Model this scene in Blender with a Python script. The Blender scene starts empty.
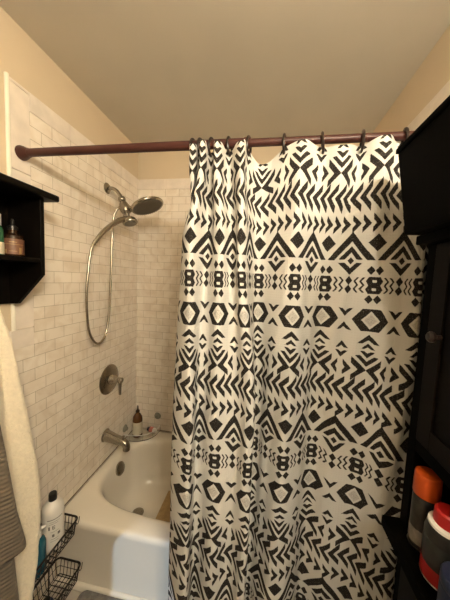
import bpy, bmesh, math, random
import numpy as np
from mathutils import Vector, Matrix

random.seed(7)
S = bpy.context.scene
COL = S.collection
PI = math.pi

# ------------------------------------------------------------------ helpers
def obj(name, bm, mat, parent=None, smooth=40, bevel=0.0, seg=2):
    """link a bmesh given in world coordinates as ONE mesh object (origin at its parent's base)"""
    bmesh.ops.recalc_face_normals(bm, faces=bm.faces[:])
    me = bpy.data.meshes.new(name)
    off = world_loc(parent)
    bm.transform(Matrix.Translation(-off))
    bm.to_mesh(me); bm.free()
    mats = mat if isinstance(mat, (list, tuple)) else [mat]
    for m in mats: me.materials.append(m)
    o = bpy.data.objects.new(name, me); COL.objects.link(o)
    if parent is not None: o.parent = parent
    if smooth:
        for p in me.polygons: p.use_smooth = True
        me.set_sharp_from_angle(angle=math.radians(smooth))
    if bevel:
        b = o.modifiers.new('bevel', 'BEVEL'); b.width = bevel; b.segments = seg
        b.limit_method = 'ANGLE'; b.angle_limit = math.radians(35)
    return o

def world_loc(o):
    v = Vector((0, 0, 0))
    while o is not None:
        v = v + o.location; o = o.parent
    return v

def thing(name, label, cat, loc, group=None):
    o = bpy.data.objects.new(name, None); COL.objects.link(o)
    o.location = loc; o.empty_display_size = 0.05
    o['label'] = label; o['category'] = cat
    if group: o['group'] = group
    return o

def tag(o, label, cat, group=None):
    o['label'] = label; o['category'] = cat
    if group: o['group'] = group
    return o

def struct(o):
    o['kind'] = 'structure'; return o

def box(bm, x0, x1, y0, y1, z0, z1, mi=0):
    vs = [bm.verts.new((x, y, z)) for x in (x0, x1) for y in (y0, y1) for z in (z0, z1)]
    for f in ((0, 1, 3, 2), (4, 6, 7, 5), (0, 4, 5, 1), (2, 3, 7, 6), (0, 2, 6, 4), (1, 5, 7, 3)):
        fc = bm.faces.new([vs[i] for i in f]); fc.material_index = mi
    return bm

def nb(): return bmesh.new()

def frame(d):
    d = Vector(d).normalized()
    a = Vector((0, 0, 1)) if abs(d.z) < .9 else Vector((1, 0, 0))
    s = d.cross(a).normalized(); return s, d.cross(s).normalized(), d

def smooth_path(pts, n=8):
    P = [Vector(p) for p in pts]; out = []
    for i in range(len(P) - 1):
        p0 = P[max(i - 1, 0)]; p1 = P[i]; p2 = P[i + 1]; p3 = P[min(i + 2, len(P) - 1)]
        for k in range(n):
            t = k / n
            out.append(.5 * ((2 * p1) + (p2 - p0) * t + (2 * p0 - 5 * p1 + 4 * p2 - p3) * t * t + (3 * p1 - p0 - 3 * p2 + p3) * t ** 3))
    out.append(P[-1]); return out

def tube(bm, pts, r, seg=12, closed=False, cap=True):
    P = [Vector(p) for p in pts]; n = len(P)
    R = r if isinstance(r, (list, tuple)) else [r] * n
    rings = []; s0 = None
    for i in range(n):
        if closed: d = P[(i + 1) % n] - P[i - 1]
        else: d = P[min(i + 1, n - 1)] - P[max(i - 1, 0)]
        d.normalize()
        if s0 is None: s, t, _ = frame(d)
        else:
            s = (s0 - d * s0.dot(d)).normalized(); t = d.cross(s)
        s0 = s
        rings.append([bm.verts.new(P[i] + (s * math.cos(a) + t * math.sin(a)) * R[i]) for a in [2 * PI * k / seg for k in range(seg)]])
    m = n if closed else n - 1
    for i in range(m):
        a, b = rings[i], rings[(i + 1) % n]
        for k in range(seg):
            bm.faces.new((a[k], a[(k + 1) % seg], b[(k + 1) % seg], b[k]))
    if cap and not closed:
        bm.faces.new(rings[0]); bm.faces.new(rings[-1])
    return bm

def lathe(bm, prof, c, axis=(0, 0, 1), seg=32, sx=1.0, sy=1.0, mi=0, mids=None):
    """prof: (radius, height) pairs along axis from c"""
    s, t, d = frame(axis); c = Vector(c)
    if tuple(axis) == (0, 0, 1): s, t = Vector((1, 0, 0)), Vector((0, 1, 0))
    rings = []
    for (r, h) in prof:
        if r < 1e-5: rings.append([bm.verts.new(c + d * h)])
        else: rings.append([bm.verts.new(c + d * h + s * (r * sx * math.cos(2 * PI * k / seg)) + t * (r * sy * math.sin(2 * PI * k / seg))) for k in range(seg)])
    for i in range(len(rings) - 1):
        a, b = rings[i], rings[i + 1]
        for k in range(seg):
            k2 = (k + 1) % seg
            if len(a) == 1 and len(b) == 1: continue
            if len(a) == 1: f = bm.faces.new((a[0], b[k], b[k2]))
            elif len(b) == 1: f = bm.faces.new((a[k], a[k2], b[0]))
            else: f = bm.faces.new((a[k], a[k2], b[k2], b[k]))
            f.material_index = mids[i] if mids else mi
    if len(rings[0]) > 1: bm.faces.new(rings[0]).material_index = mids[0] if mids else mi
    if len(rings[-1]) > 1: bm.faces.new(rings[-1]).material_index = mids[-1] if mids else mi
    return bm

def prism(bm, poly, axis, a, b):
    """extrude a 2D polygon; axis 'y': poly is (x,z); axis 'x': poly is (y,z)"""
    def P(p, w):
        if axis == 'y': return (p[0], w, p[1])
        if axis == 'x': return (w, p[0], p[1])
        return (p[0], p[1], w)
    A = [bm.verts.new(P(p, a)) for p in poly]; B = [bm.verts.new(P(p, b)) for p in poly]
    n = len(poly)
    for i in range(n): bm.faces.new((A[i], A[(i + 1) % n], B[(i + 1) % n], B[i]))
    bm.faces.new(A); bm.faces.new(B); return bm

# ------------------------------------------------------------------ materials
def mat(name, col, rough=.5, metal=0.0, spec=.5, noise=0.0, nscale=30, bump=0.0, bscale=200, coat=0.0, trans=0.0, ior=1.45, emit=None, estr=0, sheen=0.0, alpha=1.0):
    m = bpy.data.materials.new(name); m.use_nodes = True
    nt = m.node_tree; b = nt.nodes['Principled BSDF']
    b.inputs['Base Color'].default_value = (*col, 1); b.inputs['Roughness'].default_value = rough
    b.inputs['Metallic'].default_value = metal; b.inputs['Specular IOR Level'].default_value = spec
    b.inputs['Coat Weight'].default_value = coat; b.inputs['Transmission Weight'].default_value = trans
    b.inputs['IOR'].default_value = ior; b.inputs['Sheen Weight'].default_value = sheen
    tc = nt.nodes.new('ShaderNodeTexCoord')
    if noise:
        n = nt.nodes.new('ShaderNodeTexNoise'); n.inputs['Scale'].default_value = nscale; n.inputs['Detail'].default_value = 5
        nt.links.new(tc.outputs['Object'], n.inputs['Vector'])
        r = nt.nodes.new('ShaderNodeValToRGB')
        r.color_ramp.elements[0].position = .3; r.color_ramp.elements[1].position = .7
        r.color_ramp.elements[0].color = (*[c * (1 - noise) for c in col], 1)
        r.color_ramp.elements[1].color = (*[min(1, c * (1 + noise)) for c in col], 1)
        nt.links.new(n.outputs['Fac'], r.inputs['Fac']); nt.links.new(r.outputs['Color'], b.inputs['Base Color'])
    if bump:
        n2 = nt.nodes.new('ShaderNodeTexNoise'); n2.inputs['Scale'].default_value = bscale; n2.inputs['Detail'].default_value = 3
        nt.links.new(tc.outputs['Object'], n2.inputs['Vector'])
        bp = nt.nodes.new('ShaderNodeBump'); bp.inputs['Strength'].default_value = bump; bp.inputs['Distance'].default_value = .004
        nt.links.new(n2.outputs['Fac'], bp.inputs['Height']); nt.links.new(bp.outputs['Normal'], b.inputs['Normal'])
    if emit:
        b.inputs['Emission Color'].default_value = (*emit, 1); b.inputs['Emission Strength'].default_value = estr
    return m

def tile_mat(name, uaxis, ushift, zshift):
    m = bpy.data.materials.new(name); m.use_nodes = True
    nt = m.node_tree; b = nt.nodes['Principled BSDF']; L = nt.links.new
    tc = nt.nodes.new('ShaderNodeTexCoord'); sp = nt.nodes.new('ShaderNodeSeparateXYZ'); cb = nt.nodes.new('ShaderNodeCombineXYZ')
    L(tc.outputs['Object'], sp.inputs[0])
    a1 = nt.nodes.new('ShaderNodeMath'); a1.inputs[1].default_value = ushift; L(sp.outputs[uaxis], a1.inputs[0])
    a2 = nt.nodes.new('ShaderNodeMath'); a2.inputs[1].default_value = zshift; L(sp.outputs[2], a2.inputs[0])
    L(a1.outputs[0], cb.inputs[0]); L(a2.outputs[0], cb.inputs[1])
    br = nt.nodes.new('ShaderNodeTexBrick'); L(cb.outputs[0], br.inputs['Vector'])
    br.inputs['Scale'].default_value = 1; br.inputs['Brick Width'].default_value = .1026; br.inputs['Row Height'].default_value = .0518
    br.inputs['Mortar Size'].default_value = .0013; br.inputs['Mortar Smooth'].default_value = .35; br.inputs['Bias'].default_value = -.1
    br.inputs['Color1'].default_value = (.89, .82, .725, 1); br.inputs['Color2'].default_value = (.82, .745, .65, 1); br.inputs['Mortar'].default_value = (.50, .43, .34, 1)
    # soft marble clouds
    n = nt.nodes.new('ShaderNodeTexNoise'); n.inputs['Scale'].default_value = 9; n.inputs['Detail'].default_value = 7; n.inputs['Distortion'].default_value = 1.6
    L(tc.outputs['Object'], n.inputs['Vector'])
    r = nt.nodes.new('ShaderNodeValToRGB'); r.color_ramp.elements[0].position = .36; r.color_ramp.elements[1].position = .56
    r.color_ramp.elements[0].color = (.90, .87, .835, 1); r.color_ramp.elements[1].color = (1, 1, 1, 1); L(n.outputs['Fac'], r.inputs['Fac'])
    mx = nt.nodes.new('ShaderNodeMixRGB'); mx.blend_type = 'MULTIPLY'; mx.inputs[0].default_value = 1
    L(br.outputs['Color'], mx.inputs[1]); L(r.outputs['Color'], mx.inputs[2]); L(mx.outputs[0], b.inputs['Base Color'])
    bp = nt.nodes.new('ShaderNodeBump'); bp.inputs['Strength'].default_value = .35; bp.inputs['Distance'].default_value = .0012; bp.invert = True
    L(br.outputs['Fac'], bp.inputs['Height']); L(bp.outputs['Normal'], b.inputs['Normal'])
    b.inputs['Roughness'].default_value = .3; b.inputs['Specular IOR Level'].default_value = .4
    return m

M = {}
M['paint'] = mat('cream_wall_paint', (.66, .55, .40), .6, noise=.02, nscale=6, bump=.05, bscale=300)
M['ceil'] = mat('ceiling_paint', (.61, .56, .47), .75, noise=.02, nscale=5, bump=.04, bscale=250)
M['tileL'] = tile_mat('marble_brick_tile_side', 1, .082 + .1026 * 20, -2.157 + .0518 * 60)
M['tileB'] = tile_mat('marble_brick_tile_back', 0, .1026 * 20 - .209, -2.157 + .0518 * 60)
M['marble'] = mat('pale_marble', (.80, .725, .645), .3, noise=.09, nscale=14)
M['pencil'] = mat('glazed_pencil_edge', (.90, .86, .74), .2, spec=.6)
M['floor'] = mat('floor_tile_stone', (.42, .38, .33), .5, noise=.1, nscale=8)
M['tub'] = mat('white_enamel', (.83, .775, .675), .14, spec=.55, noise=.012, nscale=3)
M['caulk'] = mat('dark_caulk', (.16, .11, .065), .7)
M['nickel'] = mat('brushed_nickel', (.40, .36, .30), .27, metal=1.0, noise=.05, nscale=60)
M['nickel_dark'] = mat('nozzle_face_grey', (.17, .155, .13), .45, metal=.6, noise=.25, nscale=240)
M['rod'] = mat('oxblood_painted_steel', (.058, .0185, .0145), .42, spec=.4, noise=.12, nscale=25)
M['ring'] = mat('dark_bronze_plastic', (.022, .013, .010), .35)
M['black'] = mat('black_brown_wood', (.0016, .0013, .0008), .6, spec=.025, noise=.3, nscale=18, bump=.04, bscale=60)
M['blackdoor'] = mat('dark_espresso_panel', (.0040, .0026, .0018), .5, spec=.09, noise=.25, nscale=22)
M['shelfwood'] = mat('black_stained_shelf_wood', (.0038, .0026, .0017), .45, spec=.14, noise=.35, nscale=20, bump=.06, bscale=70)
M['wire'] = mat('black_wire', (.016, .012, .010), .4, spec=.4)
M['cream_terry'] = mat('cream_terry_cloth', (.86, .775, .61), .95, spec=.1, noise=.06, nscale=90, bump=1.0, bscale=160, sheen=.3)
M['mat_grey'] = mat('grey_bath_mat_pile', (.20, .185, .17), .95, spec=.1, noise=.25, nscale=60, bump=.8, bscale=220)
M['tan'] = mat('tan_rubber', (.47, .33, .16), .7, noise=.15, nscale=40)
M['white_plastic'] = mat('white_plastic', (.78, .75, .70), .35, noise=.01, nscale=10)
M['black_plastic'] = mat('black_plastic', (.012, .011, .010), .3)
M['grey_print'] = mat('grey_print', (.16, .15, .14), .5)
M['teal'] = mat('teal_plastic', (.02, .115, .16), .25, spec=.5, noise=.05, nscale=15)
M['navy'] = mat('navy_plastic', (.012, .018, .045), .3)
M['amber'] = mat('amber_glass', (.12, .045, .012), .12, spec=.6, noise=.05, nscale=20)
M['brown_glass'] = mat('dark_brown_glass', (.030, .014, .007), .12, spec=.6)
M['brown_label'] = mat('copper_brown_label', (.15, .07, .04), .5, noise=.15, nscale=70)
M['cream_label'] = mat('cream_label', (.66, .59, .44), .55, noise=.05, nscale=60)
M['gold'] = mat('gold_print', (.36, .24, .11), .4, metal=.4)
M['green_glass'] = mat('green_glass', (.035, .13, .06), .15, spec=.6)
M['orange'] = mat('orange_plastic', (.52, .075, .008), .4, noise=.03, nscale=20)
M['red'] = mat('red_plastic', (.40, .012, .010), .35, noise=.03, nscale=20)
M['red_print'] = mat('red_can_print', (.32, .014, .014), .35)
M['can_dark'] = mat('dark_can_print', (.022, .020, .018), .35, metal=.3, noise=.3, nscale=60)
M['can_grey'] = mat('grey_can_print', (.022, .023, .020), .4, metal=.1, noise=.2, nscale=50)
M['can_label'] = mat('pale_can_label', (.22, .20, .175), .45, noise=.2, nscale=120)
M['silver'] = mat('silver_metal', (.55, .52, .47), .3, metal=1.0)
M['clear'] = mat('clear_plastic', (.95, .95, .92), .02, trans=1.0, ior=1.15, noise=.01, nscale=8)
M['clear_grey'] = mat('grey_suction_rubber', (.25, .24, .19), .4, noise=.1, nscale=30)
M['pink'] = mat('pink_plastic', (.60, .22, .17), .4)
M['globe'] = mat('frosted_lamp_glass', (.9, .85, .75), .5, emit=(1.0, .92, .75), estr=168)
M['mdark'] = mat('towel_bar_nickel', (.3, .28, .25), .35, metal=1)

# grey waffle towel: horizontal ribs
def rib_mat():
    m = mat('grey_ribbed_cotton', (.165, .135, .10), .95, spec=.1, sheen=.1)
    nt = m.node_tree; b = nt.nodes['Principled BSDF']; L = nt.links.new
    tc = nt.nodes.new('ShaderNodeTexCoord')
    w = nt.nodes.new('ShaderNodeTexWave'); w.bands_direction = 'Y'; w.inputs['Scale'].default_value = 23; w.inputs['Distortion'].default_value = .6; w.inputs['Detail'].default_value = 2
    L(tc.outputs['UV'], w.inputs['Vector'])
    n = nt.nodes.new('ShaderNodeTexNoise'); n.inputs['Scale'].default_value = 260; L(tc.outputs['Object'], n.inputs['Vector'])
    ad = nt.nodes.new('ShaderNodeMath'); ad.operation = 'MULTIPLY_ADD'; ad.inputs[1].default_value = .35; L(n.outputs['Fac'], ad.inputs[0]); L(w.outputs['Fac'], ad.inputs[2])
    bp = nt.nodes.new('ShaderNodeBump'); bp.inputs['Strength'].default_value = .5; bp.inputs['Distance'].default_value = .005
    L(ad.outputs[0], bp.inputs['Height']); L(bp.outputs['Normal'], b.inputs['Normal'])
    return m
M['rib'] = rib_mat()

# printed curtain cloth: ink where the stored distance to the print's outline is negative
def curtain_mat():
    m = bpy.data.materials.new('printed_waffle_cotton'); m.use_nodes = True
    nt = m.node_tree; b = nt.nodes['Principled BSDF']; L = nt.links.new
    at = nt.nodes.new('ShaderNodeAttribute'); at.attribute_name = 'print_distance'
    tc = nt.nodes.new('ShaderNodeTexCoord')
    n = nt.nodes.new('ShaderNodeTexNoise'); n.inputs['Scale'].default_value = 160; n.inputs['Detail'].default_value = 2; L(tc.outputs['UV'], n.inputs['Vector'])
    j = nt.nodes.new('ShaderNodeMath'); j.operation = 'MULTIPLY_ADD'; j.inputs[1].default_value = .9; L(n.outputs['Fac'], j.inputs[0]); L(at.outputs['Fac'], j.inputs[2])
    mr = nt.nodes.new('ShaderNodeMapRange'); mr.interpolation_type = 'SMOOTHSTEP'
    mr.inputs['From Min'].default_value = .2; mr.inputs['From Max'].default_value = .75; L(j.outputs[0], mr.inputs['Value'])
    # dry-brush flecks inside the ink
    n2 = nt.nodes.new('ShaderNodeTexNoise'); n2.inputs['Scale'].default_value = 260; n2.inputs['Detail'].default_value = 3; L(tc.outputs['UV'], n2.inputs['Vector'])
    r2 = nt.nodes.new('ShaderNodeValToRGB'); r2.color_ramp.elements[0].position = .55; r2.color_ramp.elements[1].position = .75
    r2.color_ramp.elements[0].color = (.020, .017, .015, 1); r2.color_ramp.elements[1].color = (.14, .125, .11, 1); L(n2.outputs['Fac'], r2.inputs['Fac'])
    mx = nt.nodes.new('ShaderNodeMixRGB'); L(mr.outputs[0], mx.inputs[0]); L(r2.outputs['Color'], mx.inputs[1])
    cl = (.66, .645, .612, 1)
    at2 = nt.nodes.new('ShaderNodeAttribute'); at2.attribute_name = 'grey_fill_distance'
    m2 = nt.nodes.new('ShaderNodeMapRange'); m2.inputs['From Min'].default_value = -1.6; m2.inputs['From Max'].default_value = -2.6; L(at2.outputs['Fac'], m2.inputs['Value'])
    r3 = nt.nodes.new('ShaderNodeValToRGB'); r3.color_ramp.elements[0].position = .35; r3.color_ramp.elements[1].position = .65
    r3.color_ramp.elements[0].color = (.38, .365, .34, 1); r3.color_ramp.elements[1].color = (.63, .61, .58, 1); L(n2.outputs['Fac'], r3.inputs['Fac'])
    mg = nt.nodes.new('ShaderNodeMixRGB'); L(m2.outputs[0], mg.inputs[0]); mg.inputs[1].default_value = cl; L(r3.outputs['Color'], mg.inputs[2])
    L(mg.outputs[0], mx.inputs[2])
    # woven waffle squares
    sp = nt.nodes.new('ShaderNodeSeparateXYZ'); L(tc.outputs['UV'], sp.inputs[0])
    hs = []
    for ax in (0, 1):
        k = nt.nodes.new('ShaderNodeMath'); k.operation = 'MULTIPLY'; k.inputs[1].default_value = 2 * PI / .0085; L(sp.outputs[ax], k.inputs[0])
        s = nt.nodes.new('ShaderNodeMath'); s.operation = 'SINE'; L(k.outputs[0], s.inputs[0]); hs.append(s)
    mxh = nt.nodes.new('ShaderNodeMath'); mxh.operation = 'MAXIMUM'; L(hs[0].outputs[0], mxh.inputs[0]); L(hs[1].outputs[0], mxh.inputs[1])
    bp = nt.nodes.new('ShaderNodeBump'); bp.inputs['Strength'].default_value = .22; bp.inputs['Distance'].default_value = .0015
    L(mxh.outputs[0], bp.inputs['Height']); L(bp.outputs['Normal'], b.inputs['Normal'])
    L(mx.outputs[0], b.inputs['Base Color'])
    b.inputs['Roughness'].default_value = .85; b.inputs['Specular IOR Level'].default_value = .15
    return m
M['curtain'] = curtain_mat()

# ------------------------------------------------------------------ room
YF = -1.40          # wall behind the camera
H = 2.44; W = 1.523; D = .75; ZT = 2.228
def tiles_strip(bm, axis, fixed, a0, a1, z0, z1, step, vertical=False, t=.010, sgn=1):
    """a row of separate bullnose pieces"""
    lo, hi = (z0, z1) if vertical else (a0, a1)
    p = lo
    while p < hi - 1e-4:
        q = min(p + step, hi)
        if vertical: u0, u1, w0, w1 = a0, a1, p + .0008, q - .0008
        else: u0, u1, w0, w1 = p + .0008, q - .0008, z0, z1
        f0, f1 = sorted((fixed, fixed + sgn * t))
        if axis == 'x': box(bm, f0, f1, u0, u1, w0, w1)
        else: box(bm, u0, u1, f0, f1, w0, w1)
        p = q
    return bm

wl = struct(obj('wall_left', box(nb(), -.12, -.006, YF - .12, D + .12, 0, H), M['paint']))
bm = box(nb(), -.0059, 0, -.082, D, .30, 2.157); box(bm, -.0059, 0, YF, -.082, .10, 1.223); box(bm, -.0059, 0, -.082, .0, .0, .30)
obj('tile_field', bm, M['tileL'], wl)
bm = nb(); tiles_strip(bm, 'x', -.0058, -.159, -.083, 1.30, ZT, .305, vertical=True, t=.008)
tiles_strip(bm, 'x', -.0058, -.083, D, 2.1575, ZT, .205, t=.008)
tiles_strip(bm, 'x', -.0058, YF, -.083, 1.224, 1.299, .305, t=.008)
obj('bullnose_trim', bm, M['marble'], wl, bevel=.002)
bm = nb(); tube(bm, [(-.001, -.165, 1.30), (-.001, -.165, ZT + .003)], .0075, 12)
obj('pencil_edge', bm, M['pencil'], wl)

wb = struct(obj('wall_back', box(nb(), -.12, W + .12, D + .006, D + .12, 0, H), M['paint']))
obj('tile_field', box(nb(), 0, W, D, D + .0059, .30, 2.157), M['tileB'], wb)
obj('bullnose_trim', tiles_strip(nb(), 'y', D + .0058, 0, W, 2.1575, ZT, .205, t=.008, sgn=-1), M['marble'], wb, bevel=.002)

wr = struct(obj('wall_right', box(nb(), W + .006, W + .12, YF - .12, D + .12, 0, H), M['paint']))
bm = box(nb(), W, W + .0059, -.082, D, .30, 2.157); box(bm, W, W + .0059, -.082, 0, 0, .30)
obj('tile_field', bm, M['tileL'], wr)
bm = nb(); tiles_strip(bm, 'x', W + .0058, -.159, -.083, .1, ZT, .305, vertical=True, t=.008, sgn=-1)
tiles_strip(bm, 'x', W + .0058, -.083, D, 2.1575, ZT, .205, t=.008, sgn=-1)
obj('bullnose_trim', bm, M['marble'], wr, bevel=.002)

# wall behind the camera with a doorway on its left
bm = box(nb(), -.12, .25, YF - .12, YF, 0, H); box(bm, .95, W + .12, YF - .12, YF, 0, H); box(bm, .25, .95, YF - .12, YF, 2.03, H)
struct(obj('wall_front', bm, M['paint']))
struct(obj('floor', box(nb(), -.12, W + .12, YF - .12, D + .12, -.10, 0), M['floor']))
struct(obj('ceiling', box(nb(), -.12, W + .12, YF - .12, D + .12, H, H + .10), M['ceil']))
struct(obj('trim_1', box(nb(), .0005, .0035, .012, D - .001, .3505, .3535), M['caulk']))
struct(obj('trim_2', box(nb(), .006, W - .001, D - .0035, D - .0005, .3505, .3535), M['caulk']))

# ------------------------------------------------------------------ bathtub
def make_tub():
    t = thing('bathtub', 'white enamel bathtub set between the tiled walls, its plain apron half lit', 'bathtub', (.76, .37, 0))
    cx, cy, a, b, nn = .757, .390, .700, .305, 4.0
    N = 112
    x0, x1, y0, y1 = .001, W - .001, .0, D - .001
    dirs = []
    for k in range(N):
        th = 2 * PI * k / N; c, s = math.cos(th), math.sin(th)
        dirs.append((math.copysign(abs(c) ** (2 / nn), c), math.copysign(abs(s) ** (2 / nn), s)))
    # snap four directions to the rectangle's corners so the outside stays square
    corner = {}
    for (X, Y) in ((x0, y0), (x0, y1), (x1, y0), (x1, y1)):
        best = min(range(N), key=lambda k: abs(math.atan2(dirs[k][1] * b, dirs[k][0] * a) - math.atan2(Y - cy, X - cx)))
        corner[best] = (X, Y)
    def rect(k, inset):
        X0, X1, Y0, Y1 = x0 + inset, x1 - inset, y0 + inset, y1 - inset
        if k in corner:
            X, Y = corner[k]; return (X0 if X == x0 else X1, Y0 if Y == y0 else Y1)
        dx, dy = dirs[k][0] * a, dirs[k][1] * b
        sx = ((X1 if dx > 0 else X0) - cx) / dx if abs(dx) > 1e-9 else 1e9
        sy = ((Y1 if dy > 0 else Y0) - cy) / dy if abs(dy) > 1e-9 else 1e9
        s = min(sx, sy); return (cx + dx * s, cy + dy * s)
    bm = nb(); loops = []
    def flare(z): return .0
    for (ins, z) in ((.006, .0), (.006, .300), (.0, .318), (.0, .334), (.003, .343), (.009, .348), (.018, .350)):
        loops.append([bm.verts.new((*rect(k, ins), z)) for k in range(N)])
    for (d, z) in ((-.008, .350), (.004, .3475), (.014, .338), (.022, .318), (.030, .28), (.044, .20), (.060, .125), (.085, .075), (.125, .052), (.19, .044)):
        L = []
        for k in range(N):
            L.append(bm.verts.new((cx + dirs[k][0] * (a - d), cy + dirs[k][1] * (b - d), z)))
        loops.append(L)
    L2 = [bm.verts.new((cx + dirs[k][0] * (a - .19) * .5, cy + dirs[k][1] * (b - .19) * .5, .041)) for k in range(N)]; loops.append(L2)
    for i in range(len(loops) - 1):
        A, B = loops[i], loops[i + 1]
        for k in range(N): bm.faces.new((A[k], A[(k + 1) % N], B[(k + 1) % N], B[k]))
    c = bm.verts.new((cx, cy, .041))
    for k in range(N): bm.faces.new((L2[k], L2[(k + 1) % N], c))
    obj('tub_shell', bm, M['tub'], t, smooth=50)
    bm = prism(nb(), [(0.0055, .0), (-.010, .0), (-.010, .024), (-.006, .031), (.0055, .036)], 'x', .001, W - .001)
    obj('toe_flange', bm, M['tub'], t, bevel=.003)
    # drain and overflow
    bm = nb(); lathe(bm, [(.0, .006), (.020, .006), (.022, .003), (.034, .002), (.036, .0)][::-1], (.235, .372, .049), (0, 0, 1))
    obj('drain', bm, M['nickel'], t)
    bm = nb(); lathe(bm, [(.040, -.006), (.040, .004), (.034, .010), (.012, .0125), (0, .0125)], (.0905, .406, .292), (1, 0, .22)); 
    obj('overflow_plate', bm, M['nickel'], t)
    return t
make_tub()

# ------------------------------------------------------------------ shower fittings
def make_shower():
    t = thing('shower_fixture', 'brushed nickel shower head with wide tilted disc, hand shower and looping hose', 'shower', (0, .394, 2.037))
    bm = nb(); lathe(bm, [(.031, .0005), (.031, .004), (.026, .009), (.016, .014), (.0, .014)], (0, .394, 2.037), (1, 0, 0))
    obj('wall_flange', bm, M['nickel'], t)
    bm = nb(); tube(bm, smooth_path([(.012, .394, 2.037), (.035, .394, 2.036), (.062, .394, 2.022), (.084, .394, 1.996), (.098, .394, 1.972)]), .0105, 14)
    obj('shower_arm', bm, M['nickel'], t)
    a = Vector((.094, .394, 1.980)); ax = Vector((.36, 0, -.93)).normalized()
    bm = nb(); lathe(bm, [(.012, -.006), (.019, -.003), (.021, .004), (.0205, .014), (.016, .020), (.024, .034), (.031, .055), (.030, .078), (.023, .092), (.014, .098), (.012, .118)], a, ax, 28)
    obj('diverter_body', bm, M['nickel'], t)
    # wide rain disc on a short neck
    ang = math.radians(23); tilt = math.radians(-1)
    u1 = Vector((math.cos(ang), 0, math.sin(ang))); v1 = Vector((0, math.cos(tilt), math.sin(tilt)))
    nrm = u1.cross(v1).normalized()            # pointing up-left, away from the spray face
    if nrm.z < 0: nrm = -nrm
    c = Vector((.243, .420, 1.940)); R = .096
    bm = nb(); lathe(bm, [(R - .010, -.006), (R - .004, -.007), (R, -.002), (R, .005), (R - .008, .013), (R * .6, .020), (R * .25, .024), (0, .025)], c, nrm, 56)
    d = obj('rain_disc', bm, M['nickel'], t)
    bm = nb(); lathe(bm, [(0, -.0095), (R - .014, -.0095), (R - .011, -.0055)], c, nrm, 56)
    for i in range(7):
        rr = .012 + .0125 * i
        for k in range(6 + 6 * i):
            th = 2 * PI * k / (6 + 6 * i); s, tt, dd = frame(nrm)
            lathe(bm, [(.0018, 0), (.0012, -.003), (0, -.003)], c - nrm * .0093 + (s * math.cos(th) + tt * math.sin(th)) * rr, nrm, 5)
    obj('nozzle_face', bm, M['nickel_dark'], d)
    bm = nb(); tube(bm, smooth_path([(.112, .398, 1.935), (.130, .402, 1.926), (.150, .408, 1.920), (.175, .413, 1.925)]), [.019] * 8 + [.0185] * 8 + [.016] * 9, 16)
    obj('disc_neck', bm, M['nickel'], t)
    # hand shower: round head looking down and a curved handle running toward the near side
    hc = Vector((.150, .392, 1.846)); ha = Vector((.32, -.12, -.93)).normalized()
    bm = nb(); lathe(bm, [(0, -.026), (.022, -.024), (.034, -.014), (.042, .0), (.043, .006), (.040, .012), (.030, .014), (0, .014)], hc, ha, 36)
    hs = obj('hand_shower_head', bm, M['nickel'], t)
    bm = nb(); lathe(bm, [(.032, .0141), (.031, .0165), (0, .0165)], hc, ha, 32)
    obj('spray_face', bm, M['nickel_dark'], hs)
    hp = smooth_path([(.142, .384, 1.858), (.118, .345, 1.842), (.094, .298, 1.803), (.074, .250, 1.752), (.060, .215, 1.700)], 6)
    bm = nb(); tube(bm, hp, [.017 - .0065 * i / (len(hp) - 1) for i in range(len(hp))], 16)
    obj('hand_shower_handle', bm, M['nickel'], t)
    bm = nb(); tube(bm, [(.118, .394, 1.885), (.136, .394, 1.868), (.150, .392, 1.862)], .015, 16)
    obj('cradle', bm, M['nickel'], t)
    hose = smooth_path([(.058, .211, 1.694), (.050, .196, 1.655), (.046, .180, 1.55), (.045, .168, 1.40), (.046, .180, 1.25), (.048, .210, 1.178), (.050, .250, 1.148), (.050, .292, 1.162), (.050, .325, 1.212), (.050, .348, 1.33), (.050, .360, 1.50), (.051, .366, 1.66), (.053, .370, 1.80), (.062, .376, 1.885), (.085, .386, 1.925), (.108, .392, 1.935)], 8)
    bm = nb(); tube(bm, hose, .0062, 10)
    obj('hose', bm, M['nickel'], t)
    bm = nb(); tube(bm, [hose[0] + Vector((.002, .004, .012)), hose[0], hose[3]], .0098, 12); obj('hose_coupling', bm, M['nickel'], t)
    bm = nb(); tube(bm, [hose[-8], hose[-1]], .0095, 12); obj('hose_coupling', bm, M['nickel'], t)
make_shower()

t = thing('shower_valve', 'round brushed nickel valve plate with lever handle, above the tub spout', 'valve', (0, .418, .87))
bm = nb(); lathe(bm, [(.094, .0005), (.094, .003), (.088, .009), (.060, .015), (.040, .017), (0, .017)], (0, .418, .87), (1, 0, 0), 48); obj('valve_plate', bm, M['nickel'], t)
bm = nb(); lathe(bm, [(.033, .015), (.031, .022), (.021, .040), (.0165, .064), (.018, .070), (.018, .088), (.014, .093), (0, .093)], (0, .418, .872), (1, 0, 0), 32); obj('handle_hub', bm, M['nickel'], t)
bm = nb(); tube(bm, smooth_path([(.077, .416, .876), (.083, .411, .855), (.086, .405, .825), (.088, .400, .788)]), [.0145, .014, .0135, .013, .0125, .012, .0115, .011, .0105, .010, .0098, .0095, .0093, .009, .0088, .0086, .0085, .0084, .0083, .0082, .0081, .008, .008, .008, .0075], 14); obj('lever', bm, M['nickel'], t)

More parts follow.
